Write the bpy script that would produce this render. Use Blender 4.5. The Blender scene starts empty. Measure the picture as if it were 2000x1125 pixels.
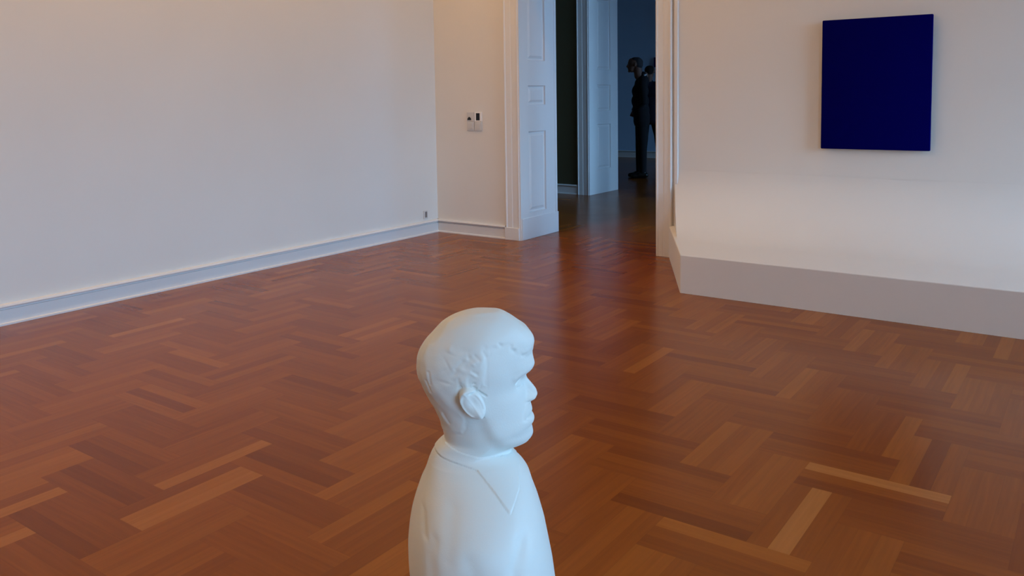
import bpy, bmesh, math, random
import numpy as np
from mathutils import Vector, Matrix
random.seed(7)
SC = bpy.context.scene
COL = SC.collection
H = 1.34

# ------------------------------------------------------------------ helpers
def tag(o, label=None, cat=None, group=None, kind=None):
    if label: o['label'] = label
    if cat: o['category'] = cat
    if group: o['group'] = group
    if kind: o['kind'] = kind
    return o

def empty(name, loc=(0, 0, 0), rz=0.0):
    o = bpy.data.objects.new(name, None); COL.objects.link(o)
    o.location = loc; o.rotation_euler = (0, 0, rz); o.empty_display_size = .1
    return o

def link(name, me, mat, parent=None, smooth=False):
    o = bpy.data.objects.new(name, me); COL.objects.link(o)
    if mat: me.materials.append(mat)
    if parent: o.parent = parent
    if smooth:
        me.polygons.foreach_set('use_smooth', [True] * len(me.polygons))
    return o

def from_bm(name, bm, mat, parent=None, smooth=False):
    bmesh.ops.recalc_face_normals(bm, faces=bm.faces)
    me = bpy.data.meshes.new(name); bm.to_mesh(me); bm.free()
    return link(name, me, mat, parent, smooth)

def box(bm, x0, x1, y0, y1, z0, z1, bevel=0.0, seg=2):
    g = bmesh.ops.create_cube(bm, size=1.0)
    vs = g['verts']
    for v in vs:
        v.co = Vector(((x0 + x1) / 2 + v.co.x * (x1 - x0), (y0 + y1) / 2 + v.co.y * (y1 - y0), (z0 + z1) / 2 + v.co.z * (z1 - z0)))
    if bevel > 0:
        es = list({e for v in vs for e in v.link_edges})
        bmesh.ops.bevel(bm, geom=es, offset=bevel, segments=seg, affect='EDGES', profile=.5)

def boxes(name, lst, mat, parent=None, bevel=0.0):
    bm = bmesh.new()
    for b in lst: box(bm, *b, bevel=bevel)
    return from_bm(name, bm, mat, parent)

def extrude_profile(bm, prof, p0, p1, out):
    """prof: (offset from wall, z); runs from p0 to p1 (x,y); out = unit vector away from wall"""
    A = [bm.verts.new((p0[0] + out[0] * o, p0[1] + out[1] * o, z)) for o, z in prof]
    B = [bm.verts.new((p1[0] + out[0] * o, p1[1] + out[1] * o, z)) for o, z in prof]
    n = len(prof)
    for i in range(n):
        j = (i + 1) % n
        bm.faces.new((A[i], A[j], B[j], B[i]))
    bm.faces.new(A); bm.faces.new(B[::-1])

def vertical_profile(bm, prof, z0, z1):
    """prof: closed list of (x,y) extruded in z"""
    A = [bm.verts.new((x, y, z0)) for x, y in prof]
    B = [bm.verts.new((x, y, z1)) for x, y in prof]
    n = len(prof)
    for i in range(n):
        j = (i + 1) % n
        bm.faces.new((A[i], A[j], B[j], B[i]))
    bm.faces.new(A); bm.faces.new(B[::-1])

# ------------------------------------------------------------------ materials
def newmat(name):
    m = bpy.data.materials.new(name); m.use_nodes = True
    return m, m.node_tree, m.node_tree.nodes['Principled BSDF']

def paint(name, col, rough=.6, bump=.02, scale=220, vary=.03, spec=.3):
    m, nt, b = newmat(name)
    tc = nt.nodes.new('ShaderNodeTexCoord')
    n = nt.nodes.new('ShaderNodeTexNoise'); n.inputs['Scale'].default_value = scale; n.inputs['Detail'].default_value = 3
    nt.links.new(tc.outputs['Object'], n.inputs['Vector'])
    n2 = nt.nodes.new('ShaderNodeTexNoise'); n2.inputs['Scale'].default_value = 1.7; n2.inputs['Detail'].default_value = 4
    nt.links.new(tc.outputs['Object'], n2.inputs['Vector'])
    mx = nt.nodes.new('ShaderNodeMix'); mx.data_type = 'RGBA'
    mx.inputs[6].default_value = (*[c * (1 - vary) for c in col], 1); mx.inputs[7].default_value = (*[min(1, c * (1 + vary)) for c in col], 1)
    nt.links.new(n2.outputs['Fac'], mx.inputs[0]); nt.links.new(mx.outputs[2], b.inputs['Base Color'])
    if bump > 0:
        bp = nt.nodes.new('ShaderNodeBump'); bp.inputs['Strength'].default_value = bump * 5; bp.inputs['Distance'].default_value = .002
        nt.links.new(n.outputs['Fac'], bp.inputs['Height']); nt.links.new(bp.outputs['Normal'], b.inputs['Normal'])
    b.inputs['Roughness'].default_value = rough
    b.inputs['Specular IOR Level'].default_value = spec
    return m

M = {}
M['wall'] = paint('wall_paint', (.745, .715, .67), .75)
M['wallp'] = paint('platform_paint', (.76, .745, .735), .65)
M['trim'] = paint('trim_paint', (.74, .73, .715), .35, bump=.01, scale=60, spec=.5)
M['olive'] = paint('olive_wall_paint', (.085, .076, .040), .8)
M['bluewall'] = paint('pale_blue_wall_paint', (.44, .62, .84), .8)
M['ceil'] = paint('ceiling_paint', (.8, .78, .75), .8)
M['plaster'] = paint('white_plaster', (.75, .83, .81), .5, bump=.015, scale=500, vary=.02, spec=.4)
M['blue'] = paint('ultramarine_pigment', (.0008, .0007, .085), .95, bump=.06, scale=300, spec=.02)
M['canvas'] = paint('canvas_edge', (.55, .54, .52), .8)
M['black'] = paint('black_plastic', (.01, .01, .012), .3, bump=0)
M['plastic'] = paint('white_plastic', (.62, .60, .58), .4, bump=0)
M['plasticw'] = paint('bright_plastic', (.85, .84, .83), .4, bump=0)
M['greyp'] = paint('grey_plastic', (.22, .20, .19), .5, bump=0)
M['suit'] = paint('dark_cloth', (.012, .012, .016), .9, bump=.05, scale=400)
M['trouser'] = paint('black_trouser_cloth', (.010, .010, .013), .9, bump=.05, scale=400)
M['navy'] = paint('navy_cloth', (.015, .013, .03), .9, bump=.05, scale=400)
M['shoe'] = paint('black_leather', (.008, .008, .008), .35, bump=0)
M['skin'] = paint('skin', (.20, .11, .08), .55, bump=.01)
M['hairg'] = paint('grey_hair', (.045, .045, .05), .8, bump=.1, scale=200)
M['hairb'] = paint('black_hair', (.008, .007, .007), .7, bump=.1, scale=200)
M['shirt'] = paint('pale_shirt_cloth', (.5, .52, .56), .8)
M['steel'] = paint('steel', (.5, .5, .5), .3, bump=0)

def parquet_mat():
    m, nt, b = newmat('oiled_parquet')
    L = nt.links.new
    at = nt.nodes.new('ShaderNodeAttribute'); at.attribute_name = 'tone'
    uv = nt.nodes.new('ShaderNodeUVMap'); uv.uv_map = 'strip'
    sp = nt.nodes.new('ShaderNodeSeparateXYZ'); L(uv.outputs['UV'], sp.inputs[0])
    sc = nt.nodes.new('ShaderNodeSeparateColor'); L(at.outputs['Color'], sc.inputs[0])
    # colour ramp by strip tone
    cr = nt.nodes.new('ShaderNodeValToRGB'); L(sc.outputs[0], cr.inputs[0])
    e = cr.color_ramp.elements
    e[0].position = 0; e[0].color = (.155, .037, .0045, 1)
    e[1].position = 1; e[1].color = (.400, .150, .033, 1)
    for p, c in ((.3, (.212, .053, .0054, 1)), (.55, (.262, .071, .0072, 1)), (.75, (.320, .098, .0115, 1))):
        x = e.new(p); x.color = c
    # grain: noise stretched along the strip, offset per strip
    cmb = nt.nodes.new('ShaderNodeCombineXYZ')
    m1 = nt.nodes.new('ShaderNodeMath'); m1.operation = 'MULTIPLY'; m1.inputs[1].default_value = 3.0; L(sp.outputs[0], m1.inputs[0])
    m2 = nt.nodes.new('ShaderNodeMath'); m2.operation = 'MULTIPLY'; m2.inputs[1].default_value = 60.0; L(sp.outputs[1], m2.inputs[0])
    m3 = nt.nodes.new('ShaderNodeMath'); m3.operation = 'MULTIPLY'; m3.inputs[1].default_value = 97.0; L(sc.outputs[1], m3.inputs[0])
    L(m1.outputs[0], cmb.inputs[0]); L(m2.outputs[0], cmb.inputs[1]); L(m3.outputs[0], cmb.inputs[2])
    gn = nt.nodes.new('ShaderNodeTexNoise'); gn.inputs['Scale'].default_value = 1.0; gn.inputs['Detail'].default_value = 5; gn.inputs['Distortion'].default_value = .6
    L(cmb.outputs[0], gn.inputs['Vector'])
    mr = nt.nodes.new('ShaderNodeMapRange'); mr.inputs[1].default_value = .25; mr.inputs[2].default_value = .75; mr.inputs[3].default_value = .90; mr.inputs[4].default_value = 1.10
    L(gn.outputs['Fac'], mr.inputs[0])
    # joints: darken near strip borders (uv is in metres; blue channel = strip length, width .0647)
    def edge(sock, size_sock=None, size=.06467, wd=.0012):
        a = nt.nodes.new('ShaderNodeMath'); a.operation = 'SUBTRACT'
        if size_sock: L(size_sock, a.inputs[0])
        else: a.inputs[0].default_value = size
        L(sock, a.inputs[1])
        mn = nt.nodes.new('ShaderNodeMath'); mn.operation = 'MINIMUM'; L(a.outputs[0], mn.inputs[0]); L(sock, mn.inputs[1])
        r = nt.nodes.new('ShaderNodeMapRange'); r.inputs[1].default_value = 0; r.inputs[2].default_value = wd; r.inputs[3].default_value = .84; r.inputs[4].default_value = 1
        L(mn.outputs[0], r.inputs[0]); return r
    ru = edge(sp.outputs[0], sc.outputs[2], wd=.0016); rv = edge(sp.outputs[1])
    mm = nt.nodes.new('ShaderNodeMath'); mm.operation = 'MINIMUM'; L(ru.outputs[0], mm.inputs[0]); L(rv.outputs[0], mm.inputs[1])
    mg = nt.nodes.new('ShaderNodeMath'); mg.operation = 'MULTIPLY'; L(mm.outputs[0], mg.inputs[0]); L(mr.outputs[0], mg.inputs[1])
    vm = nt.nodes.new('ShaderNodeVectorMath'); vm.operation = 'SCALE'; L(cr.outputs[0], vm.inputs[0]); L(mg.outputs[0], vm.inputs['Scale'])
    L(vm.outputs[0], b.inputs['Base Color'])
    tc = nt.nodes.new('ShaderNodeTexCoord')
    rn = nt.nodes.new('ShaderNodeTexNoise'); rn.inputs['Scale'].default_value = 2.2; rn.inputs['Detail'].default_value = 5; L(tc.outputs['Object'], rn.inputs['Vector'])
    rr = nt.nodes.new('ShaderNodeMapRange'); rr.inputs[3].default_value = .20; rr.inputs[4].default_value = .29; L(rn.outputs['Fac'], rr.inputs[0])
    L(rr.outputs[0], b.inputs['Roughness'])
    b.inputs['Specular IOR Level'].default_value = .17
    bp = nt.nodes.new('ShaderNodeBump'); bp.inputs['Strength'].default_value = .12; bp.inputs['Distance'].default_value = .001
    L(mg.outputs[0], bp.inputs['Height']); L(bp.outputs['Normal'], b.inputs['Normal'])
    return m

# ------------------------------------------------------------------ floor: triple herringbone parquet
def build_floor():
    W, LEN, NS = .194, .459, 3
    w = W / NS
    ox, oy = -2.607, 1.354            # lower-left corner of one block that runs in depth
    X0, X1, Y0, Y1 = -10.6, 5.7, -5.1, 16.3
    rnd = random.Random(31)
    V = []; Fc = []; UV = []; TONE = []
    def strip(x0, y0, x1, y1, along_y):
        if x1 < X0 or x0 > X1 or y1 < Y0 or y0 > Y1: return
        i = len(V)
        V.extend([(x0, y0, 0), (x1, y0, 0), (x1, y1, 0), (x0, y1, 0)])
        Fc.append((i, i + 1, i + 2, i + 3))
        if along_y: UV.extend([(0, 0), (0, w), (LEN, w), (LEN, 0)])
        else: UV.extend([(0, 0), (LEN, 0), (LEN, w), (0, w)])
        t = min(1, max(0, rnd.gauss(.46, .095)))
        if rnd.random() < .02: t = min(1, t + .2)
        t = min(1, max(0, t + (.07 if along_y else -.05)))  # direction-dependent sheen of the grain, put into the strip tone
        t = tone_override((x0 + x1) / 2, (y0 + y1) / 2, along_y, t)
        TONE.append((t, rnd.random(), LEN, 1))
    for b in range(-22, 40):
        for a in range(-70, 71):
            vx = ox + a * W + b * LEN; vy = oy - a * W + b * LEN
            if vx < X0 - 1 or vx > X1 + 1 or vy < Y0 - 1 or vy > Y1 + 1: continue
            for k in range(NS):
                strip(vx + k * w, vy, vx + (k + 1) * w, vy + LEN, True)
            hx, hy = vx - LEN, vy
            for k in range(NS):
                strip(hx, hy + k * w, hx + LEN, hy + (k + 1) * w, False)
    me = bpy.data.meshes.new('floor'); me.from_pydata(V, [], Fc)
    uvl = me.uv_layers.new(name='strip')
    uvl.data.foreach_set('uv', np.array(UV, dtype=np.float32).ravel())
    ca = me.color_attributes.new('tone', 'FLOAT_COLOR', 'CORNER')
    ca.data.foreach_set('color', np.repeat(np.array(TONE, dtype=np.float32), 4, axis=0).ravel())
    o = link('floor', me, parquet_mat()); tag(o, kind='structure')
    return o

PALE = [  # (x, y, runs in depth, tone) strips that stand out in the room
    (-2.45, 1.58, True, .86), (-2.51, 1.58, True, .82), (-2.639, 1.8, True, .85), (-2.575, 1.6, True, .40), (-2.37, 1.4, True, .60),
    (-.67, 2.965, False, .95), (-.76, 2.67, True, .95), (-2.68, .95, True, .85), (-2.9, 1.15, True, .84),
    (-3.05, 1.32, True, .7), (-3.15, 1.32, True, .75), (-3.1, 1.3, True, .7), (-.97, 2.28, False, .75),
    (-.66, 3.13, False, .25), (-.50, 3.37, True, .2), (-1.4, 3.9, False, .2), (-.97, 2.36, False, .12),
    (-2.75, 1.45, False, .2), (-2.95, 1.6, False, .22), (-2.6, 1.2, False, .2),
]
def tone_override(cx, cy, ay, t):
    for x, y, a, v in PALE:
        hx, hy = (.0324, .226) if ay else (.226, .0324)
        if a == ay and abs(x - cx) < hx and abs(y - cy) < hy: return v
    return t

build_floor()
boxes('floor_screed', [(-10.8, 6.1, -5.4, 16.5, -.2, -.004)], M['canvas']); tag(bpy.data.objects['floor_screed'], kind='structure')
bpy.data.objects['floor_screed'].name = 'floor_subfloor'

# ------------------------------------------------------------------ room shell
XL, YD = -5.387, 6.232
Y2, Y3, YB = 9.525, 10.29, 15.65
XR, YF, ZC = 3.5, -4.2, 4.1
DH = 2.75
def struct(o): tag(o, kind='structure'); return o
struct(boxes('wall_left', [(XL - .3, XL, YF, YD, 0, ZC)], M['wall']))
struct(boxes('wall_back', [(XL - .3, -4.40, YD, 6.86, 0, ZC), (-2.99, XR + .3, YD, 6.86, 0, ZC), (-4.40, -2.99, YD, 6.86, DH, ZC)], M['wall']))
struct(boxes('wall_front', [(XL - .3, XR + .5, YF - .3, YF, 0, ZC)], M['wall']))
struct(boxes('ceiling', [(-10.8, XR + 2.2, YF - .3, 16.5, ZC, ZC + .2)], M['ceil']))
# right wall of the gallery with two tall windows, then windows of the rooms beyond
WIN = [(-1.7, -.1), (3.6, 5.85), (7.2, 9.35), (11.4, 13.8)]
XR2 = -.6
ZW0, ZW1 = .5, 3.5
def window_wall(name, x, y0, y1, wins):
    lst = []; y = y0
    for a, b in wins:
        lst.append((x, x + .5, y, a, 0, ZC)); lst.append((x, x + .5, a, b, 0, ZW0)); lst.append((x, x + .5, a, b, ZW1, ZC)); y = b
    lst.append((x, x + .5, y, y1, 0, ZC))
    struct(boxes(name, lst, M['wall']))
window_wall('wall_right', XR, YF, 6.86, WIN[:2])
window_wall('wall_right_second', XR2, 6.86, Y2, WIN[2:3])
window_wall('wall_right_third', XR + 1.5, Y3 - .02, 16.3, WIN[3:])
XW = [XR, XR, XR2, XR + 1.5]
for i, (a, b) in enumerate(WIN):
    w_ = empty('window_%d' % (i + 1), (XW[i] + .38, (a + b) / 2, ZW0)); tag(w_, kind='structure')
    bm = bmesh.new(); h = (b - a) / 2; hh = ZW1 - ZW0
    for q in ((-h, -h + .07, 0, hh), (h - .07, h, 0, hh), (-h, h, 0, .07), (-h, h, hh - .07, hh), (-.035, .035, 0, hh), (-h, h, hh * .68, hh * .68 + .05)):
        box(bm, -.03, .03, q[0], q[1], q[2], q[3])
    from_bm('window_frame', bm, M['trim'], w_)
# rooms beyond
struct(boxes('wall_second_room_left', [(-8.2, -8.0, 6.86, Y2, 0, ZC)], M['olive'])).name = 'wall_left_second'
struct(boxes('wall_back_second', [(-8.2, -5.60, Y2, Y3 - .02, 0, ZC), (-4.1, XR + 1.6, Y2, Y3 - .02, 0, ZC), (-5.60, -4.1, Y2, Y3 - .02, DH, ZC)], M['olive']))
struct(boxes('wall_left_third', [(-10.7, -10.5, Y3 - .02, YB, 0, ZC)], M['wall']))
struct(boxes('wall_front_third', [(-10.7, -8.2, Y3 - .2, Y3 - .02, 0, ZC)], M['wall']))
struct(boxes('wall_back_third', [(-10.7, XR + 1.6, YB, YB + .2, 0, ZC)], M['bluewall']))
struct(boxes('wall_left_outer', [(-8.2, XL - .3, 6.66, 6.86, 0, ZC)], M['wall']))

# baseboards
def bprof(h, t=.016):
    return [(-.01, 0), (t + .012, 0), (t + .012, .010), (t, .016), (t, h - .036), (t - .010, h - .034), (t - .010, h - .024), (t + .012, h - .022), (t + .017, h - .013), (t + .012, h - .003), (t + .002, h), (-.01, h)]
def baseboard(name, runs, h, mat=None):
    bm = bmesh.new()
    for p0, p1, out in runs: extrude_profile(bm, bprof(h), p0, p1, out)
    return struct(from_bm(name, bm, mat or M['trim']))
baseboard('baseboard_left', [((XL, YF), (XL, YD), (1, 0))], .128)
baseboard('baseboard_back', [((XL, YD), (-4.545, YD), (0, -1))], .128)
baseboard('baseboard_second_room', [((-7.9, Y2), (-5.76, Y2), (0, -1))], .13)
baseboard('baseboard_third_room', [((-10.4, YB), (XR + 1.5, YB), (0, -1))], .14)

# ------------------------------------------------------------------ doorway joinery
def panel_board(name, mat, parent, x, y0, y1, z0, z1, rects, face=1, thick=.02):
    """vertical board in the plane x, facing +x, with recessed panels"""
    bm = bmesh.new()
    ys = sorted({y0, y1, *[r[0] for r in rects], *[r[1] for r in rects]})
    zs = sorted({z0, z1, *[r[2] for r in rects], *[r[3] for r in rects]})
    vs = {}
    def v(y, z, d=0.0):
        k = (round(y, 5), round(z, 5), round(d, 5))
        if k not in vs: vs[k] = bm.verts.new((x + d * face, y, z))
        return vs[k]
    for i in range(len(ys) - 1):
        for j in range(len(zs) - 1):
            cy, cz = (ys[i] + ys[i + 1]) / 2, (zs[j] + zs[j + 1]) / 2
            if any(r[0] < cy < r[1] and r[2] < cz < r[3] for r in rects): continue
            bm.faces.new((v(ys[i], zs[j]), v(ys[i + 1], zs[j]), v(ys[i + 1], zs[j + 1]), v(ys[i], zs[j + 1])))
    for r in rects:
        # rect perimeter follows grid vertices only at its corners: rings of quads inward
        steps = [(0, 0), (.004, -.012), (.012, -.018), (.022, -.016), (.045, -.004), (.05, -.004)]
        for (a, da), (b, db) in zip(steps, steps[1:]):
            A = [(r[0] + a, r[2] + a), (r[1] - a, r[2] + a), (r[1] - a, r[3] - a), (r[0] + a, r[3] - a)]
            B = [(r[0] + b, r[2] + b), (r[1] - b, r[2] + b), (r[1] - b, r[3] - b), (r[0] + b, r[3] - b)]
            for k in range(4):
                l = (k + 1) % 4
                bm.faces.new((v(*A[k], da), v(*A[l], da), v(*B[l], db), v(*B[k], db)))
        a, da = steps[-1]
        bm.faces.new((v(r[0] + a, r[2] + a, da), v(r[1] - a, r[2] + a, da), v(r[1] - a, r[3] - a, da), v(r[0] + a, r[3] - a, da)))
    me = bpy.data.meshes.new(name)
    # consistent normals toward +x*face
    bm.normal_update()
    for f in bm.faces:
        if f.normal.x * face < 0: f.normal_flip()
    # solid edges: thickness behind
    ed = [e for e in bm.edges if len(e.link_faces) == 1 and (abs(e.verts[0].co.y - y0) < 1e-5 and abs(e.verts[1].co.y - y0) < 1e-5 or abs(e.verts[0].co.y - y1) < 1e-5 and abs(e.verts[1].co.y - y1) < 1e-5)]
    r_ = bmesh.ops.extrude_edge_only(bm, edges=ed)
    for q in [g for g in r_['geom'] if isinstance(g, bmesh.types.BMVert)]: q.co.x -= (thick + .02) * face
    bm.to_mesh(me); bm.free()
    return link(name, me, mat, parent)

def casing_prof(x0, x1, y, out=-1):
    """architrave cross section between x0 (outer) and x1 (inner edge), standing proud of wall plane y"""
    s = 1 if x1 > x0 else -1; W = abs(x1 - x0)
    P = [(0, -.01), (0, .022), (.003, .029), (.010, .031), (.018, .028), (.022, .024), (W * .46, .023), (W * .50, .0205), (W * .56, .0195), (W * .60, .0205), (W - .020, .0215), (W - .014, .025), (W - .006, .026), (W - .001, .024), (W, .020), (W, -.01)]
    return [(x0 + s * a, y + out * b) for a, b in P]

d1 = empty('door_1', (-3.7, YD, 0)); tag(d1, kind='structure')
def local(parent, fn):
    """run fn creating world-placed children, then keep them in place under parent"""
    o = fn(); o.parent = parent; o.matrix_parent_inverse = Matrix.Translation(parent.location).inverted(); return o
def casing(parent, x0, x1, y, z1, out=-1):
    bm = bmesh.new(); vertical_profile(bm, casing_prof(x0, x1, y, out), .0, z1)
    return local(parent, lambda: from_bm('architrave', bm, M['trim']))
casing(d1, -4.535, -4.378, YD, DH + .1)
casing(d1, -2.868, -3.008, YD, DH + .1)
local(d1, lambda: boxes('lintel', [(-4.535, -2.868, YD - .03, YD + .01, DH, DH + .14)], M['trim']))
local(d1, lambda: boxes('plinth_block', [(-4.540, -4.378, YD - .038, YD + .01, 0, .115)], M['trim'], bevel=.003))
local(d1, lambda: panel_board('reveal_panelling', M['trim'], None, -4.366, YD - .02, 6.80, 0.0, DH,
      [(6.352, 6.640, .245, 1.0), (6.352, 6.640, 1.245, 1.425), (6.352, 6.640, 1.655, 2.6)]))
local(d1, lambda: boxes('skirting', [(-4.40, -4.356, YD - .01, 6.842, 0, .20)], M['trim'], bevel=.003))
local(d1, lambda: boxes('frame_edge', [(-4.405, -4.362, 6.80, 6.835, .2, DH)], M['trim'], bevel=.003))
local(d1, lambda: panel_board('reveal_panelling', M['trim'], None, -3.005, YD - .02, 6.84, 0.0, DH,
      [(6.352, 6.640, .245, 1.0), (6.352, 6.640, 1.245, 1.425), (6.352, 6.640, 1.655, 2.6)], face=-1))
# narrow bead where the painted wall starts beside the architrave
struct(boxes('trim_1', [(-2.848, -2.818, YD - .020, YD + .01, .25, ZC)], M['trim'], bevel=.004))

d2 = empty('door_2', (-4.9, Y2, 0)); tag(d2, kind='structure')
casing(d2, -5.745, -5.575, Y2, DH + .1)
casing(d2, -3.95, -4.095, Y2, DH + .1)
local(d2, lambda: boxes('lintel', [(-5.745, -3.95, Y2 - .03, Y2 + .01, DH, DH + .14)], M['trim']))
local(d2, lambda: panel_board('reveal_panelling', M['trim'], None, -5.562, Y2 - .02, Y3, 0, DH,
      [(9.72, 10.08, .33, .93), (9.72, 10.08, 1.11, 1.46), (9.72, 10.08, 1.66, 2.6)]))
local(d2, lambda: panel_board('reveal_panelling', M['trim'], None, -4.105, Y2 - .02, Y3, 0, DH,
      [(9.72, 10.08, .33, .93), (9.72, 10.08, 1.11, 1.46), (9.72, 10.08, 1.66, 2.6)], face=-1))

# ------------------------------------------------------------------ low platform under the painting
def platform():
    bm = bmesh.new()
    hp = .2575
    pts = [(-2.306, 5.125), (XR - .005, 5.125), (XR - .005, YD - .0015), (-2.872, YD - .0015), (-2.872, 6.175)]
    A = [bm.verts.new((x, y, 0)) for x, y in pts]; B = [bm.verts.new((x, y, hp)) for x, y in pts]
    n = len(pts)
    for i in range(n):
        j = (i + 1) % n; bm.faces.new((A[i], A[j], B[j], B[i]))
    bm.faces.new(A[::-1]); bm.faces.new(B)
    top = [e for e in bm.edges if all(abs(v.co.z - hp) < 1e-6 for v in e.verts) and min(v.co.y for v in e.verts) < 6.1]
    top += [e for e in bm.edges if abs(e.verts[0].co.x - e.verts[1].co.x) < 1e-6 and abs(e.verts[0].co.x + 2.306) < 1e-4]
    bmesh.ops.bevel(bm, geom=top, offset=.006, segments=3, affect='EDGES', profile=.5)
    # soft concave sweep from the platform top up into the wall, cut on the same slant at its left end
    RD, RH, N = .56, .46, 18
    arc = [(YD - .0015 - RD + RD * math.sin(t), hp + RH - RH * math.cos(t)) for t in [math.pi / 2 * k / N for k in range(N + 1)]]
    xs = lambda y: -2.306 + (y - 5.125) * (-2.850 + 2.306) / (YD - 5.125)
    a = [bm.verts.new((xs(y), y, z)) for y, z in arc]; c = [bm.verts.new((XR - .005, y, z)) for y, z in arc]
    for i in range(N):
        q_ = bm.faces.new((a[i], a[i + 1], c[i + 1], c[i])); q_.smooth = True
        q_.normal_update()
        if q_.normal.z < 0: q_.normal_flip()
    e_ = [bm.verts.new((xs(y), y, z)) for y, z in arc]; k0 = bm.verts.new((xs(YD), YD - .0015, hp))
    bm.faces.new((k0, *e_[::-1]))
    o = from_bm('platform', bm, M['wall'])
    tag(o, 'long low white platform with an angled left end under the blue canvas', 'platform')
platform()

# ------------------------------------------------------------------ blue canvas
cx0, cx1, cz0, cz1 = -1.693, -.977, .922, 1.838
pt = empty('hanging_painting', ((cx0 + cx1) / 2, YD - .0015, cz0))
tag(pt, 'plain deep ultramarine blue canvas hanging on the white wall right of the doorway', 'painting')
bm = bmesh.new(); w2 = (cx1 - cx0) / 2; hh = cz1 - cz0
box(bm, -w2, w2, -.045, -.018, 0, hh, bevel=.007, seg=4)
from_bm('canvas', bm, M['blue'], pt, True)
boxes('stretcher', [(-w2 + .03, w2 - .03, -.018, 0.0, .03, .07), (-w2 + .03, w2 - .03, -.018, 0.0, hh - .07, hh - .03), (-w2 + .03, -w2 + .07, -.018, 0.0, .07, hh - .07), (w2 - .07, w2 - .03, -.018, 0.0, .07, hh - .07)], M['canvas'], pt)
far = empty('blue_wall_picture', (-7.52, YB, 1.87))
tag(far, 'small dark blue picture on the far wall of the third room, behind the visitors', 'picture')
bm = bmesh.new(); box(bm, -.09, .09, -.03, -.005, 0, .19, bevel=.003); from_bm('canvas', bm, M['blue'], far)
boxes('frame', [(-.095, .095, -.006, 0, -.005, .195)], M['black'], far)

# ------------------------------------------------------------------ switches and socket
def plate(name, x, z, label, cat, kind, w=.088, h=.088):
    r = empty(name, (x, YD, z)); tag(r, label, cat)
    bm = bmesh.new(); box(bm, -w / 2, w / 2, -.011, 0, -h / 2, h / 2, bevel=.003)
    from_bm('cover_plate', bm, M['plasticw'] if kind == 'screen' else M['plastic'], r)
    if kind == 'screen':
        boxes('screen', [(-.023, .021, -.0125, -.010, -.034, .034)], M['black'], r, bevel=.001)
    elif kind == 'slot':
        bm = bmesh.new()
        P = [(-.036, -.032), (.012, -.032), (.006, -.012), (-.014, .000), (-.030, -.014)]
        A = [bm.verts.new((a, -.0135, b)) for a, b in P]; B = [bm.verts.new((a, -.010, b)) for a, b in P]
        for i in range(5): bm.faces.new((A[i], A[(i + 1) % 5], B[(i + 1) % 5], B[i]))
        bm.faces.new(A); bm.faces.new(B[::-1])
        from_bm('sensor_window', bm, M['black'], r)
    else:
        boxes('rocker', [(-.028, .028, -.015, -.010, -.028, .028)], M['plastic'], r, bevel=.002)
    return r
plate('motion_sensor', -4.945, 1.139, 'pale wall control with a small dark window, upper left of the four beside the doorway', 'wall control', 'slot')
plate('thermostat', -4.853, 1.139, 'bright white wall unit with a black screen left of the door casing', 'thermostat', 'screen')
plate('light_switch', -4.945, 1.050, 'plain light switch directly below the control with the small dark window', 'light switch', 'rocker')
plate('light_switch', -4.853, 1.050, 'plain light switch directly below the black screen unit', 'light switch', 'rocker')
so = empty('wall_socket', (XL, 6.045, .190)); tag(so, 'small grey socket low on the left wall just above the baseboard near the corner', 'socket')
bm = bmesh.new(); box(bm, 0, .010, -.028, .028, -.04, .04, bevel=.003); from_bm('cover_plate', bm, M['plastic'], so)
boxes('socket_insert', [(.009, .0125, -.012, .016, -.026, .030)], M['greyp'], so, bevel=.001)

# ------------------------------------------------------------------ statue
def interp_curve(pts, z):
    p = sorted(pts, key=lambda q: q[1]); zz = np.array([q[1] for q in p]); ss = np.array([q[0] for q in p])
    return np.interp(z, zz, ss)
def ss(a, b, x):
    t = np.clip((x - a) / (b - a), 0, 1); return t * t * (3 - 2 * t)
def seg_dist(S, Z, poly):
    best = np.full(S.shape, 9.0)
    for (x0, y0), (x1, y1) in zip(poly, poly[1:]):
        dx, dy = x1 - x0, y1 - y0; t = np.clip(((S - x0) * dx + (Z - y0) * dy) / (dx * dx + dy * dy + 1e-12), 0, 1)
        best = np.minimum(best, np.hypot(S - x0 - t * dx, Z - y0 - t * dy))
    return best
def inside(S, Z, poly):
    r = np.zeros(S.shape, bool); n = len(poly)
    for i in range(n):
        x0, y0 = poly[i]; x1, y1 = poly[(i + 1) % n]
        c = ((y0 > Z) != (y1 > Z)) & (S < (x1 - x0) * (Z - y0) / (y1 - y0 + 1e-12) + x0)
        r ^= c
    return r
def vnoise(S, T, Z, f, seed):
    r = np.random.RandomState(seed); out = 0
    for k in range(6):
        a = r.normal(size=3); a /= np.linalg.norm(a); ph = r.uniform(0, 6.28); g = f * r.uniform(.6, 1.5)
        out = out + np.sin((S * a[0] + T * a[1] + Z * a[2]) * g + ph)
    return out / 6

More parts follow.
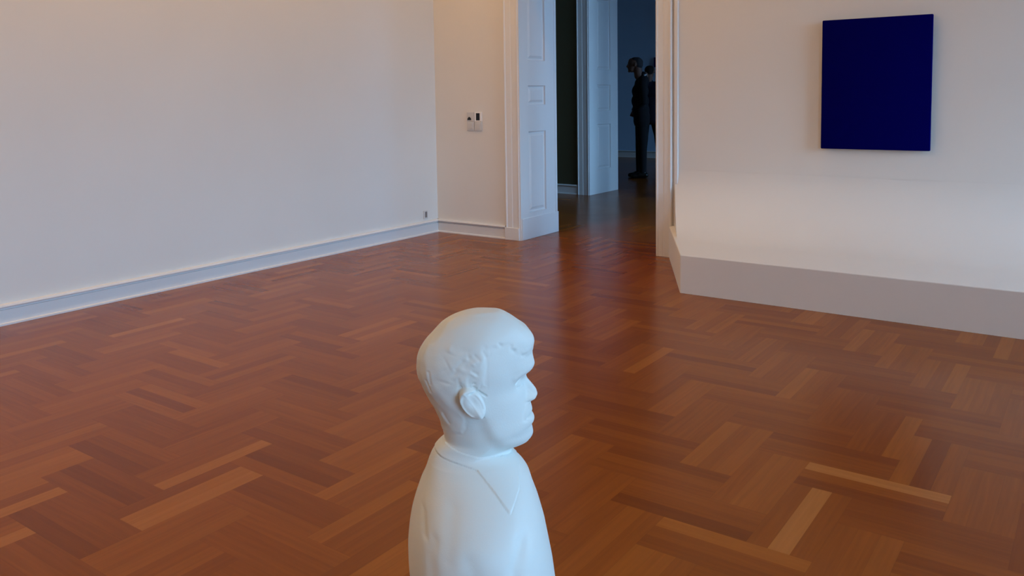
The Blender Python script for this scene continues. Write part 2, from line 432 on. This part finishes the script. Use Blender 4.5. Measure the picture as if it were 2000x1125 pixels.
FRONT = [(0.0, 1.0150), (0.0117, 1.0149), (0.0290, 1.0125), (0.0400, 1.0084), (0.0485, 1.0030), (0.0600, 0.9940), (0.0695, 0.9868), (0.0775, 0.9792), (0.0845, 0.9722), (0.0871, 0.9641), (0.0865, 0.9528), (0.086, 0.9436), (0.0875, 0.9368), (0.0885, 0.9299), (0.085, 0.922), (0.0782, 0.9142), (0.0748, 0.9097), (0.0738, 0.9028), (0.0741, 0.8914), (0.0756, 0.8821), (0.0777, 0.874), (0.0815, 0.8693), (0.0832, 0.8635), (0.0847, 0.8565), (0.0835, 0.8508), (0.0864, 0.8484), (0.0879, 0.8437), (0.087, 0.838), (0.0842, 0.8335), (0.0846, 0.8265), (0.0858, 0.8205), (0.0845, 0.8150), (0.0800, 0.8092), (0.0710, 0.8046), (0.0590, 0.8006), (0.0485, 0.7962), (0.0450, 0.7915), (0.0553, 0.7829), (0.0652, 0.7722), (0.0731, 0.7595), (0.0789, 0.7405), (0.0867, 0.7194), (0.0945, 0.692), (0.1002, 0.6603), (0.105, 0.6306), (0.1087, 0.5966), (0.112, 0.55), (.108, .49), (.105, .42)]
NOSE = [(0.0748, 0.9120), (0.0760, 0.9090), (0.0781, 0.9039), (0.0847, 0.8956), (0.0913, 0.8862), (0.0931, 0.8793), (0.0901, 0.8748), (0.0844, 0.8715), (0.0822, 0.8693)]
BACK = [(0.0, 1.0150), (-0.0105, 1.0146), (-0.0261, 1.0113), (-0.0395, 1.006), (-0.0551, 0.9974), (-0.0686, 0.9842), (-0.0822, 0.971), (-0.0891, 0.9599), (-0.0938, 0.9464), (-0.0959, 0.9306), (-0.0945, 0.9169), (-0.0882, 0.9008), (-0.0797, 0.8845), (-0.0711, 0.8705), (-0.0658, 0.8566), (-0.0606, 0.8404), (-0.0575, 0.8242), (-0.0555, 0.816), (-0.0656, 0.8106), (-0.0748, 0.7994), (-0.0786, 0.7915), (-0.0833, 0.7772), (-0.0872, 0.765), (-0.0956, 0.7446), (-0.1042, 0.718), (-0.1096, 0.6974), (-0.1131, 0.6767), (-0.1157, 0.6538), (-0.1158, 0.6329), (-0.1146, 0.6119), (-0.113, 0.596), (-.108, .55), (-.104, .49), (-.102, .42)]
WIDTH = [(0.0, 1.0150), (.012, 1.0140), (.022, 1.0115), (.034, 1.006), (.046, .997), (.056, .984), (.064, .968), (.069, .950), (.0705, .930), (.069, .910), (.066, .890), (.0625, .870), (.0595, .850), (.055, .832), (.049, .818), (.044, .806), (.043, .798), (.050, .789), (.063, .780), (.082, .768), (.105, .752), (.130, .733), (.148, .712), (.156, .69), (.160, .66), (.158, .62), (.155, .58), (.15, .52), (.145, .42)]

def build_statue():
    zs = []
    z = 1.0149
    zs += list(1.015 - .0002 * np.array([0, .3, 1, 2.2, 4, 6.3, 9, 12.2, 16, 20.5, 25]))
    z = zs[-1]
    while z > .784: z -= .00085; zs.append(z)
    while z > .60: z -= .0013; zs.append(z)
    while z > .42: z -= .004; zs.append(z)
    zs = np.array(zs); nz = len(zs); NT = 460
    fr = interp_curve(FRONT, zs); bk = interp_curve(BACK, zs); wd = interp_curve(WIDTH, zs)
    # light smoothing of the traced curves (not across the neck step)
    def sm(a, k=3):
        b = a.copy()
        for _ in range(k): b[1:-1] = (b[:-2] + 2 * b[1:-1] + b[2:]) / 4
        return b
    fr, bk, wd = sm(fr, 10), sm(bk, 24), sm(wd, 60)
    fr = fr - .0050 * ss(.790, .802, zs) * (1 - ss(.955, .99, zs))
    # face detail (brow, lips, chin) lives near the middle line only
    blend = ss(.812, .832, zs) * (1 - ss(.985, 1.0, zs))
    frs = sm(fr, 220) * blend + fr * (1 - blend)
    fdet = fr - frs; fr = frs
    wd[0] = 0.0005
    cen = (fr + bk) / 2; a = (fr - bk) / 2
    th = np.linspace(0, 2 * np.pi, NT, endpoint=False)
    Z, TH = np.meshgrid(zs, th, indexing='ij')
    A = a[:, None]; C = cen[:, None]; W_ = wd[:, None]
    n = np.interp(zs[::-1] * 0 + zs, [.42, .70, .76, .80, .83, .90, .96, 1.0, 1.015], [2.3, 2.25, 2.1, 2.1, 2.15, 2.15, 2.1, 2.05, 2.0])[:, None]
    c, s = np.cos(TH), np.sin(TH)
    r = (np.abs(c / np.maximum(A, 1e-4)) ** n + np.abs(s / np.maximum(W_, 1e-4)) ** n) ** (-1 / n)
    S = C + r * c; T = r * s
    # egg-shaped plan: face narrower than the back of the skull
    u = (S - C) / np.maximum(A, 1e-4)
    face = ss(.80, .83, Z) * (1 - ss(.96, 1.0, Z))
    T = T * (1 - .30 * np.clip(u, 0, 1) ** 1.4 * face)
    T = T * (1 - .28 * np.clip(u, 0, 1) * ss(.836, .806, Z) * ss(.792, .800, Z))
    at = np.abs(T); sg = np.sign(T)
    # jaw: lateral pinch under the jaw line, from ear lobe to chin
    # --- normals of the base surface
    def normals(S, T, Z):
        P = np.stack([S, T, Z], -1)
        du = np.roll(P, -1, 1) - np.roll(P, 1, 1); dv = np.zeros_like(P); dv[1:-1] = P[2:] - P[:-2]; dv[0] = P[1] - P[0]; dv[-1] = P[-1] - P[-2]
        N = np.cross(dv, du); l = np.linalg.norm(N, axis=-1, keepdims=True); N = N / np.maximum(l, 1e-12)
        ctr = np.stack([np.broadcast_to(C, S.shape), np.zeros_like(S), Z], -1)
        sgn = np.sign(((P - ctr) * N).sum(-1).mean()); return N * sgn
    N = normals(S, T, Z)
    D = np.zeros_like(S)
    front = ss(.35, .75, u)
    # hair cap
    HAIR = [(0.115, 0.9400), (0.0829, 0.9500), (0.0678, 0.9470), (0.0529, 0.9575), (0.0433, 0.9640), (0.0407, 0.9740), (0.0231, 0.9722), (0.0102, 0.9693), (0.0047, 0.9595), (0.0029, 0.9421), (0.0034, 0.9179), (-0.0122, 0.9120), (-0.0272, 0.9090), (-0.0338, 0.8971), (-0.0300, 0.8793), (-0.0259, 0.8615), (-0.0305, 0.8420), (-0.0563, 0.8348), (-.12, .83), (-.12, 1.06), (.12, 1.06)]
    hin = inside(S, Z, HAIR)
    dh = seg_dist(S, Z, HAIR[:-3]) * np.where(hin, 1, -1)
    dh = dh + vnoise(S, T, Z, 400, 12) * .002; hair = ss(-.003, .006, dh)
    clump = vnoise(S, T, Z, 260, 4) * .0010 + vnoise(S, T, Z, 120, 9) * .0012
    D += hair * (.0010 + clump) - .0003 * ss(.006, .0, np.abs(dh)) * (1 - ss(0, .01, dh))
    rl = np.random.RandomState(21)
    for _ in range(46):
        s0, z0 = rl.uniform(-.060, .045), rl.uniform(.905, .972); am = rl.uniform(.0003, .0010) * rl.choice([-1, 1]); an = rl.uniform(0, 3.14)
        du_ = (S - s0) * math.cos(an) + (Z - z0) * math.sin(an); dv_ = -(S - s0) * math.sin(an) + (Z - z0) * math.cos(an)
        D += hair * am * np.exp(-((du_ / rl.uniform(.004, .009)) ** 2 + (dv_ / rl.uniform(.002, .0042)) ** 2)) * (at > .02)
    D -= .0022 * np.exp(-(((S + .0140) / .0022) ** 2 + ((Z - .9235) / .0018) ** 2)) * (at > .03)
    # carved marks in the hair
    for poly, dep, wdt in (([(-.078, .935), (-.076, .918)], .0016, .0016), ([(-.082, .921), (-.076, .906)], .0016, .0014), ([(-.058, .870), (-.050, .856)], .0014, .0016), ([(-.036, .930), (-.033, .910)], .0014, .002),
                           ([(.024, .976), (.027, .9735)], .0018, .0018), ([(-.012, .963), (-.006, .957)], .0014, .002), ([(.0, .968), (.004, .961)], .0012, .0018), ([(-.030, .955), (-.040, .945)], .0012, .002), ([(-.016, .941), (-.010, .938)], .001, .002),
                           ([(.0425, .9700), (.043, .9655), (.0475, .9615)], .0022, .0020), ([(.062, .951), (.074, .9525), (.088, .958)], .0013, .0022)):
        D -= .55 * dep * np.exp(-(seg_dist(S, Z, poly) / (1.3 * wdt)) ** 2) * (at > .012)
    # brow ridge and eye socket
    D += .0012 * np.exp(-(seg_dist(S, Z, [(.050, .918), (.070, .924), (.088, .929)]) / .005) ** 2) * front
    D -= .0062 * np.exp(-(((S - .0660) / .0115) ** 2 + ((Z - .9055) / .0085) ** 2)) * np.exp(-((at - .030) / .017) ** 2) * 1.25
    D -= .0026 * np.exp(-(seg_dist(S, Z, [(.053, .9078), (.060, .9105), (.0715, .9165)]) / .0016) ** 2) * (at > .008) * (at < .055)
    D -= .0020 * np.exp(-(seg_dist(S, Z, [(.062, .9120), (.0715, .9150)]) / .0020) ** 2) * (at > .006) * (at < .05)
    D += .0028 * np.exp(-(((S - .0640) / .0065) ** 2 + ((Z - .9035) / .0050) ** 2)) * np.exp(-((at - .031) / .012) ** 2)
    D -= .0010 * np.exp(-(seg_dist(S, Z, [(.054, .9005), (.062, .8985), (.069, .8990)]) / .0013) ** 2) * (at > .015) * (at < .05)
    # cheekbone, temple, jaw
    D += .0018 * np.exp(-(((S - .045) / .020) ** 2 + ((Z - .885) / .012) ** 2)) * (at > .01)
    D -= .0016 * np.exp(-(((S - .040) / .018) ** 2 + ((Z - .855) / .014) ** 2)) * (at > .02)
    D -= .0016 * np.exp(-(((S - .045) / .014) ** 2 + ((Z - .930) / .014) ** 2)) * (at > .03)
    jaw = [(-.004, .872), (.004, .846), (.022, .822), (.045, .807), (.070, .802)]
    D += .0010 * np.exp(-((seg_dist(S, Z, [(x, y + .008) for x, y in jaw])) / .009) ** 2) * (at > .015)
    D -= .0022 * np.exp(-((seg_dist(S, Z, [(x, y - .015) for x, y in jaw])) / .012) ** 2) * (at > .010) * ss(.785, .80, Z)
    # mouth and nostril lines, nasolabial fold
    D -= .0032 * np.exp(-(seg_dist(S, Z, [(.0660, .8490), (.0765, .8530), (.0900, .8565)]) / .0013) ** 2) * (1 - ss(.020, .030, at)) * front
    D -= .0018 * np.exp(-(seg_dist(S, Z, [(.0660, .8730), (.0900, .8705)]) / .0012) ** 2) * (1 - ss(.014, .022, at)) * front
    D -= .0006 * np.exp(-(seg_dist(S, Z, [(.0665, .8475), (.0680, .8470)]) / .0024) ** 2) * front
    D -= .0008 * np.exp(-(seg_dist(S, Z, [(.066, .872), (.063, .862), (.064, .850)]) / .003) ** 2) * (at > .008)
    D -= .0015 * np.exp(-(((Z - .8335)) / .0035) ** 2) * np.exp(-(at / .018) ** 2) * front
    # ear
    ex, ez = -.0160, .8955; ax = np.array([.0257, -.0397]); ax /= np.linalg.norm(ax); pe = np.array([-ax[1], ax[0]])
    es = (S - ex) * ax[0] + (Z - ez) * ax[1]; et = (S - ex) * pe[0] + (Z - ez) * pe[1]   # et>0 toward the face
    wloc = .0135 * (1 + .12 * np.clip(-es / .024, -1, 1))
    rho = np.sqrt((es / .0255) ** 2 + (et / wloc) ** 2)
    earm = (at > .03)
    hgt = np.where(et < 0, .0125, .0125 - .0095 * np.clip(et / .0135, 0, 1))
    rim = hgt * (1 - ss(.90, 1.06, rho))
    bowl = -.0030 * np.exp(-(((es + .003) / .0100) ** 2 + ((et - .0015) / .0050) ** 2))
    ridge = .0012 * np.exp(-((rho - .86) / .10) ** 2) * (es < .014)
    groove = -.0030 * np.exp(-(seg_dist(S, Z, [(-.0200, .9120), (-.0080, .9120), (.0035, .9030)]) / .0013) ** 2)
    groove2 = -.0022 * np.exp(-(seg_dist(S, Z, [(-.0150, .9185), (-.0120, .9165)]) / .002) ** 2)
    lobe = .0020 * np.exp(-(((es - .017) / .006) ** 2 + ((et) / .006) ** 2))
    D += earm * (rim + (bowl + ridge + lobe) * (rho < 1) + groove + groove2)
    D -= earm * .0015 * np.exp(-((rho - 1.13) / .09) ** 2) * (et < 0)
    # collar: a raised turned-down collar on both sides
    low = [(-.13, .8110), (-0.0850, 0.8090), (-0.063, 0.7992), (-0.0369, 0.7935), (-0.0108, 0.7867), (0.0114, 0.7655), (0.0318, 0.7424), (0.0499, 0.7600), (0.0540, 0.7740), (0.0560, .7850)]
    top = [(.0500, .7905), (.030, .796), (-.0067, .8010), (-.0392, .8105), (-.062, .8190), (-.13, .825)]
    COLP = low + top
    cin = inside(S, Z, COLP)
    dl = seg_dist(S, Z, low) * np.where(cin, 1, -1)
    dt = seg_dist(S, Z, top) * np.where(cin, 1, -1)
    D += .0014 * ss(-.0006, .0014, dl) * cin
    D -= .0006 * np.exp(-(seg_dist(S, Z, low[1:-1]) / .0012) ** 2) * (~cin)
    # folds of the shirt and the arm
    for poly, dep, wdt in (([(-.091, .735), (-.090, .712)], .0012, .0040), ([(-.0767, .7149), (-.082, .695), (-.080, .66)], .0014, .007), ([(.046, .711), (.034, .684), (.030, .65)], .0050, .010), ([(-.030, .700), (-.020, .66)], .0018, .010),
                           ([(-.05, .75), (-.06, .70)], .0016, .010), ([(.06, .73), (.075, .69)], .0015, .012)):
        D -= dep * np.exp(-(seg_dist(S, Z, poly) / wdt) ** 2) * (at > .03)
    D += vnoise(S, T, Z, 60, 2) * .0008 * (1 - ss(.79, .81, Z)) + vnoise(S, T, Z, 170, 5) * .00012
    D *= ss(0, .004, 1.0151 - Z) 
    P = np.stack([S, T, Z], -1) + N * D[..., None]
    dw = np.interp(zs, [.81, .85, .88, .91, .93, .96, 1.0], [.034, .026, .022, .026, .040, .045, .05])[:, None]
    P[..., 0] += fdet[:, None] * np.exp(-(np.abs(T) / dw) ** 2.4) * (c > 0)
    # nose: pushed straight forward, narrow, flaring at the wings
    nf = interp_curve(NOSE, zs) - interp_curve(FRONT, zs)
    nf = np.where((zs < .9115) & (zs > .8693), np.maximum(nf, 0), 0); nf = sm(nf, 3)[:, None]
    wn = np.interp(zs, [.868, .874, .880, .890, .905, .912], [.0140, .0145, .0120, .0092, .0078, .009])[:, None]
    prof = np.exp(-(np.abs(T) / wn) ** 3.6)
    P[..., 0] += nf * prof * (c > 0)
    wing = .0022 * np.exp(-(((np.abs(T) - .0125) / .0050) ** 2 + ((Z - .8765) / .0055) ** 2)) * (c > 0)
    P[..., 0] += wing * 1.3; P[..., 1] += wing * np.sign(T) * 1.2
    P[..., 0] -= .0040 * np.exp(-(((np.abs(T) - .0065) / .0028) ** 2 + ((Z - .8715) / .0018) ** 2)) * (c > 0)
    # final normals
    N2 = normals(P[..., 0], P[..., 1], P[..., 2])
    verts = P.reshape(-1, 3); nrm = N2.reshape(-1, 3)
    i, j = np.meshgrid(np.arange(nz - 1), np.arange(NT), indexing='ij')
    q = np.stack([i * NT + j, i * NT + (j + 1) % NT, (i + 1) * NT + (j + 1) % NT, (i + 1) * NT + j], -1).reshape(-1, 4)
    hairf = (hair > .5)[:-1].reshape(-1); colf = (cin & (Z < .84))[:-1].reshape(-1)
    neck = (Z > np.interp(S, [-.09, -.062, -.0392, -.0067, .03, .05], [.8205, .8190, .8105, .8010, .796, .7905]))[:-1].reshape(-1)
    # orientation test
    v0, v1, v2 = verts[q[len(q) // 2, 0]], verts[q[len(q) // 2, 1]], verts[q[len(q) // 2, 2]]
    if np.dot(np.cross(v1 - v0, v2 - v0), nrm[q[len(q) // 2, 0]]) < 0: q = q[:, ::-1]
    bx, by = -.77145, .98355
    root = empty('statue', (bx, by, .4205), math.radians(38.109 + 4))
    tag(root, 'white plaster figure of a man in a collared shirt, seen in profile in the foreground', 'statue')
    def part(name, mask, parent, extra=None):
        f = q[mask]; used, inv = np.unique(f, return_inverse=True); f = inv.reshape(-1, 4)
        vv = verts[used].copy(); vv[:, 2] -= .42
        fl = f.tolist()
        vl = vv.tolist(); nn = nrm[used]
        if extra == 'caps':
            lastring = [k for k, u_ in enumerate(used) if u_ >= (nz - 1) * NT]
            fl.append(lastring[::-1] if len(lastring) > 2 else [])
        if extra == 'top':
            fr_ = [k for k, u_ in enumerate(used) if u_ < NT]
            fl.append(fr_)
        me = bpy.data.meshes.new(name); me.from_pydata(vl, [], [x for x in fl if len(x) > 2])
        o = link(name, me, M['plaster'], parent, True)
        me.normals_split_custom_set_from_vertices([tuple(x) for x in nn])
        return o
    hd = part('head', neck & ~hairf, root)
    part('hair', neck & hairf, hd, 'top')
    sh = part('shirt', ~neck & ~colf, root, 'caps')
    part('collar', ~neck & colf, sh)
    # pedestal
    pd = empty('pedestal', (bx, by, 0), math.radians(38.109)); tag(pd, 'white square pedestal carrying the plaster figure', 'pedestal')
    bm = bmesh.new(); box(bm, -.17, .17, -.20, .20, .0, .415, bevel=.004); from_bm('column', bm, M['wallp'], pd)
    bm = bmesh.new(); box(bm, -.135, .135, -.165, .165, .415, .42, bevel=.0015); from_bm('cap', bm, M['wallp'], pd)
build_statue()

# ------------------------------------------------------------------ visitors
def capsule(bm, p0, p1, r0, r1, flat=1.0, n=16, axis=None):
    """tapered limb with round ends; flat scales the thickness across 'axis'"""
    p0, p1 = Vector(p0), Vector(p1); d = (p1 - p0); L = d.length
    z = d.normalized() if L > 1e-6 else Vector((0, 0, 1))
    x = Vector(axis) if axis else (Vector((1, 0, 0)) if abs(z.x) < .9 else Vector((0, 1, 0)))
    x = (x - z * x.dot(z)).normalized(); y = z.cross(x)
    rings = []
    for k in range(5):
        a = -math.pi / 2 + k * math.pi / 8; rings.append((p0 + z * (math.sin(a) * r0), math.cos(a) * r0))
    for k in range(5):
        a = k * math.pi / 8; rings.append((p1 + z * (math.sin(a) * r1), math.cos(a) * r1))
    R = []
    for c, r in rings:
        r = max(r, .0008)
        R.append([bm.verts.new(c + x * (math.cos(2 * math.pi * i / n) * r) + y * (math.sin(2 * math.pi * i / n) * r * flat)) for i in range(n)])
    for A, B in zip(R, R[1:]):
        for i in range(n): bm.faces.new((A[i], A[(i + 1) % n], B[(i + 1) % n], B[i]))
    bm.faces.new(R[0][::-1]); bm.faces.new(R[-1])

def blob(name, caps, mat, parent, voxel=.012, smooth=4):
    bm = bmesh.new()
    for c in caps: capsule(bm, *c)
    o = from_bm(name, bm, mat, parent, True)
    m = o.modifiers.new('merge', 'REMESH'); m.mode = 'VOXEL'; m.voxel_size = voxel; m.use_smooth_shade = True
    s = o.modifiers.new('soft', 'SMOOTH'); s.iterations = smooth; s.factor = .5
    return o

def hand(p, fwd, down, side, s=1.0):
    """palm, four bent fingers and a thumb: list of capsules"""
    p, f, d, q = Vector(p), Vector(fwd), Vector(down), Vector(side)
    L = [(p, p + d * .075 * s, .026 * s, .034 * s, .55, 14, tuple(q))]
    for i, (off, ln) in enumerate(((-.028, .066), (-.009, .076), (.010, .071), (.027, .056))):
        a = p + d * .085 * s + q * off * s; b = a + (d * .75 + f * .45).normalized() * ln * .5 * s; c = b + (d * .45 + f * .8).normalized() * ln * .5 * s
        L += [(a, b, .0092 * s, .0086 * s), (b, c, .0086 * s, .0076 * s)]
    a = p + d * .02 * s - q * .030 * s; b = a + (d * .6 - q * .5 + f * .4).normalized() * .04 * s; c = b + (d * .8 + f * .5).normalized() * .03 * s
    L += [(a, b, .012 * s, .010 * s), (b, c, .010 * s, .0085 * s)]
    return L

def head(cx, cz, s=1.0, yaw=0.0):
    """face toward +x; returns skin capsules and hair capsules"""
    def P(x, y, z): 
        c_, s_ = math.cos(yaw), math.sin(yaw)
        return (cx + (x * c_ - y * s_) * s, (x * s_ + y * c_) * s, cz + z * s)
    ax = P(1, 0, 0)
    skin = [(P(-.025, 0, .03), P(.015, 0, .03), .084 * s, .082 * s, .88), (P(.045, 0, .05), P(.05, 0, .02), .05 * s, .05 * s), (P(.035, 0, -.02), P(.045, 0, -.065), .056 * s, .044 * s),
            (P(.078, 0, -.085), P(.082, 0, -.09), .022 * s, .020 * s), (P(.093, 0, .012), P(.112, 0, -.022), .010 * s, .014 * s), (P(.105, .010, -.026), P(.105, -.010, -.026), .011 * s, .011 * s),
            (P(.088, -.03, .028), P(.088, .03, .028), .014 * s, .014 * s), (P(.093, -.016, -.050), P(.093, .016, -.050), .010 * s, .010 * s), (P(.091, -.014, -.062), P(.091, .014, -.062), .010 * s, .010 * s),
            (P(-.035, 0, -.04), P(-.055, 0, -.16), .060 * s, .064 * s)]
    for e in (-1, 1):
        skin += [(P(-.005, e * .077, .022), P(.0, e * .078, -.018), .014 * s, .010 * s), (P(.082, e * .032, .008), P(.083, e * .032, .006), .012 * s, .012 * s)]
    hair = [(P(-.034, 0, .036), P(-.005, 0, .044), .087 * s, .078 * s, .90), (P(-.050, 0, .0), P(-.042, 0, .03), .070 * s, .074 * s)]
    return skin, hair

def visitor(name, loc, rz, label, h, pose, mats, hairm):
    """x = facing, y = left; built at 1.80 m then scaled to height h"""
    r = empty(name, loc, rz); k = h / 1.8; r.scale = (k, k, k); tag(r, label, 'person', 'visitors in the third room')
    sk, hr = head(pose.get('hx', .03), 1.655, 1.0, pose.get('hyaw', 0))
    arms = pose['arms']; skin = list(sk)
    top = [((.0, 0, 1.02), (.01, 0, 1.20), .135, .150, .78 if 0 else 1.0)]
    # torso: depth along x, width along y
    top = [((.01, -.07, 1.00), (.01, .07, 1.00), .125, .125), ((.02, -.07, 1.13), (.02, .07, 1.13), .128, .128), ((.02, -.09, 1.27), (.02, .09, 1.27), .122, .122), ((.0, -.10, 1.38), (.0, .10, 1.38), .100, .100),
           ((-.015, -.135, 1.425), (-.015, .135, 1.425), .062, .062), ((-.03, 0, 1.42), (-.025, 0, 1.50), .085, .062), ((0, -.08, .90), (0, .08, .90), .122, .122), ((0, -.08, .84), (0, .08, .84), .120, .120)]
    for e, (el, wr, hf, hd_) in zip((-1, 1), arms):
        top += [((-.01, e * .185, 1.40), el, .062, .050), (el, wr, .049, .037)]
        skin += [(wr, tuple(Vector(wr) + Vector(hd_) * .03), .028, .027)] + hand(tuple(Vector(wr) + Vector(hd_) * .03), hf, hd_, (0, 1, 0) if abs(hd_[1]) < .7 else (1, 0, 0))
    skin += [((-.03, 0, 1.40), (-.05, 0, 1.50), .05, .05), ((-.01, -.16, 1.39), (-.01, .16, 1.39), .04, .04), ((0, 0, 1.39), (0, 0, .95), .07, .07)]
    for e, (el, wr, hf, hd_) in zip((-1, 1), arms):
        skin += [((-.01, e * .175, 1.385), el, .040, .034), (el, wr, .034, .026)]
    body = blob('body', skin, mats['skin'], r, .0065, 3)
    blob('hair', hr, hairm, body, .010, 4)
    jk = blob('jacket', top, mats['jacket'], r, .014, 5)
    blob('collar', [((-.045, -.05, 1.50), (.045, -.03, 1.475), .018, .014), ((-.045, .05, 1.50), (.045, .03, 1.475), .018, .014), ((-.065, -.03, 1.51), (-.065, .03, 1.51), .018, .018)], mats['shirt'], jk, .008, 3)
    tr = [((0, -.07, .92), (0, .07, .92), .112, .112)]
    for e, (kn, an, toe) in zip((-1, 1), pose['legs']):
        tr += [((0, e * .085, .90), kn, .098, .068), (kn, an, .070, .052)]
        an_, toe_ = Vector(an), Vector(toe)
        blob('shoe', [((an_.x - .035, an_.y, .048), (an_.x + .05, an_.y + (toe_.y - an_.y) * .4, .050), .048, .046), ((an_.x, an_.y, .045), tuple(toe_ + Vector((0, 0, .034))), .042, .034), ((an_.x - .005, an_.y, .06), (an_.x - .005, an_.y, .11), .045, .045)], mats['shoe'], r, .010, 3)
    blob('trousers', tr, mats['trousers'], r, .014, 4)
    return r

mats1 = dict(skin=M['skin'], jacket=M['suit'], shirt=M['shirt'], trousers=M['trouser'], shoe=M['shoe'])
visitor('person', (-6.01, 11.90, 0), math.atan2(-.47, -.883), 'tall person in a dark suit with short grey hair, standing in profile facing left', 1.94,
        dict(hx=.095, arms=[((-.03, -.21, 1.12), (.11, -.08, 1.0), (.2, .8, -.4), (.15, .8, -.5)), ((-.03, .215, 1.12), (.09, .11, .99), (.2, -.8, -.4), (.15, -.8, -.5))],
             legs=[((.02, -.075, .50), (.03, -.075, .10), (.17, -.085, 0)), ((-.01, .085, .50), (-.015, .085, .10), (.125, .10, 0))]), mats1, M['hairg'])
mats2 = dict(skin=M['skin'], jacket=M['navy'], shirt=M['navy'], trousers=M['trouser'], shoe=M['shoe'])
visitor('person', (-6.93, 14.05, 0), math.atan2(.883, -.1), 'dark haired person in dark clothes, half hidden by the door frame', 1.88,
        dict(hx=.02, arms=[((-.03, -.22, 1.12), (-.05, -.235, .90), (.3, 0, -.9), (0, 0, -1)), ((-.05, .21, 1.12), (-.06, .235, .88), (.3, 0, -.9), (0, 0, -1))],
             legs=[((.19, -.085, .52), (.30, -.085, .10), (.43, -.09, 0)), ((-.04, .085, .50), (-.12, .085, .10), (.02, .10, 0))]), mats2, M['hairb'])

# ------------------------------------------------------------------ light
W = bpy.data.worlds.new('world'); SC.world = W; W.use_nodes = True
nt = W.node_tree; bg = nt.nodes['Background']
tcw = nt.nodes.new('ShaderNodeTexCoord'); spw = nt.nodes.new('ShaderNodeSeparateXYZ'); nt.links.new(tcw.outputs['Generated'], spw.inputs[0])
crw = nt.nodes.new('ShaderNodeValToRGB'); mrw = nt.nodes.new('ShaderNodeMapRange'); mrw.inputs[1].default_value = -1; mrw.inputs[2].default_value = 1
nt.links.new(spw.outputs[2], mrw.inputs[0]); nt.links.new(mrw.outputs[0], crw.inputs[0]); nt.links.new(crw.outputs[0], bg.inputs[0])
ew = crw.color_ramp.elements
ew[0].position = .49; ew[0].color = (.035, .035, .03, 1); ew[1].position = .53; ew[1].color = (.35, .66, 1.0, 1)
x_ = ew.new(.70); x_.color = (.32, .62, 1.0, 1)
bg.inputs[1].default_value = SKYPOW = 21.5
def area(name, loc, rot, sx, sy, power, col, spread=180):
    l = bpy.data.lights.new(name, 'AREA'); l.shape = 'RECTANGLE'; l.size = sx; l.size_y = sy; l.energy = power; l.color = col; l.spread = math.radians(spread)
    o = bpy.data.objects.new(name, l); COL.objects.link(o); o.location = loc; o.rotation_euler = rot; return o
for (a, b), xw in zip(WIN, XW):
    o = area('window_portal', (xw + .45, (a + b) / 2, (ZW0 + ZW1) / 2), (0, math.radians(90), 0), ZW1 - ZW0, b - a, 1, (1, 1, 1))
    o.data.cycles.is_portal = True
for i_, pw, cl in ((2, 100, (.22, .52, 1.0)), (3, 95, (.10, .38, 1.0))):  # added blue fill lights at the far rooms' windows, on top of the sky
    a, b = WIN[i_]
    area('window_blue_fill', (XW[i_] + .53, (a + b) / 2, (ZW0 + ZW1) / 2), (0, math.radians(68), 0), ZW1 - ZW0, b - a, pw, cl, 170)
WARM = (1, .62, .29)
# warm lamps of the ceiling track
area('ceiling_lamp', (XL + .80, .9, ZC - .25), (0, math.radians(-8), 0), .12, 7.0, 104, WARM, 180)
area('ceiling_lamp', (-4.75, 5.2, ZC - .25), (math.radians(14), 0, 0), .8, .12, 12, WARM, 180)
area('ceiling_lamp', (-2.3, YD - .6, ZC - .25), (math.radians(10), 0, 0), 1.6, .12, 13, WARM, 180)
area('ceiling_lamp', (1.0, -.5, ZC - .25), (0, 0, 0), 3.0, .12, 20, WARM, 180)

# ------------------------------------------------------------------ camera
f, cyp, yaw, pitch, roll = 1628.61, 310.56, -.622395, -.0766707, -.0142245
cy_, sy_, cp, sp = math.cos(yaw), math.sin(yaw), math.cos(pitch), math.sin(pitch)
fw = Vector((sy_ * cp, cy_ * cp, sp)); rt = Vector((cy_, -sy_, 0)); up = rt.cross(fw)
r_ = rt * math.cos(roll) + up * math.sin(roll); u_ = -rt * math.sin(roll) + up * math.cos(roll)
cam = bpy.data.cameras.new('camera'); co = bpy.data.objects.new('camera', cam); COL.objects.link(co)
cam.sensor_fit = 'HORIZONTAL'; cam.sensor_width = 36; cam.lens = f / 2000 * 36
cam.shift_y = (cyp - 562.5) / 2000
mw = Matrix((( r_.x, u_.x, -fw.x, 0), (r_.y, u_.y, -fw.y, 0), (r_.z, u_.z, -fw.z, H), (0, 0, 0, 1)))
co.matrix_world = mw
cam.clip_start = .05
SC.camera = co
SC.view_settings.view_transform = 'Standard'; SC.view_settings.look = 'None'; SC.view_settings.gamma = 1; SC.view_settings.use_curve_mapping = False
SC.view_settings.exposure = -0.18
SC.cycles.max_bounces = 10; SC.cycles.diffuse_bounces = 6
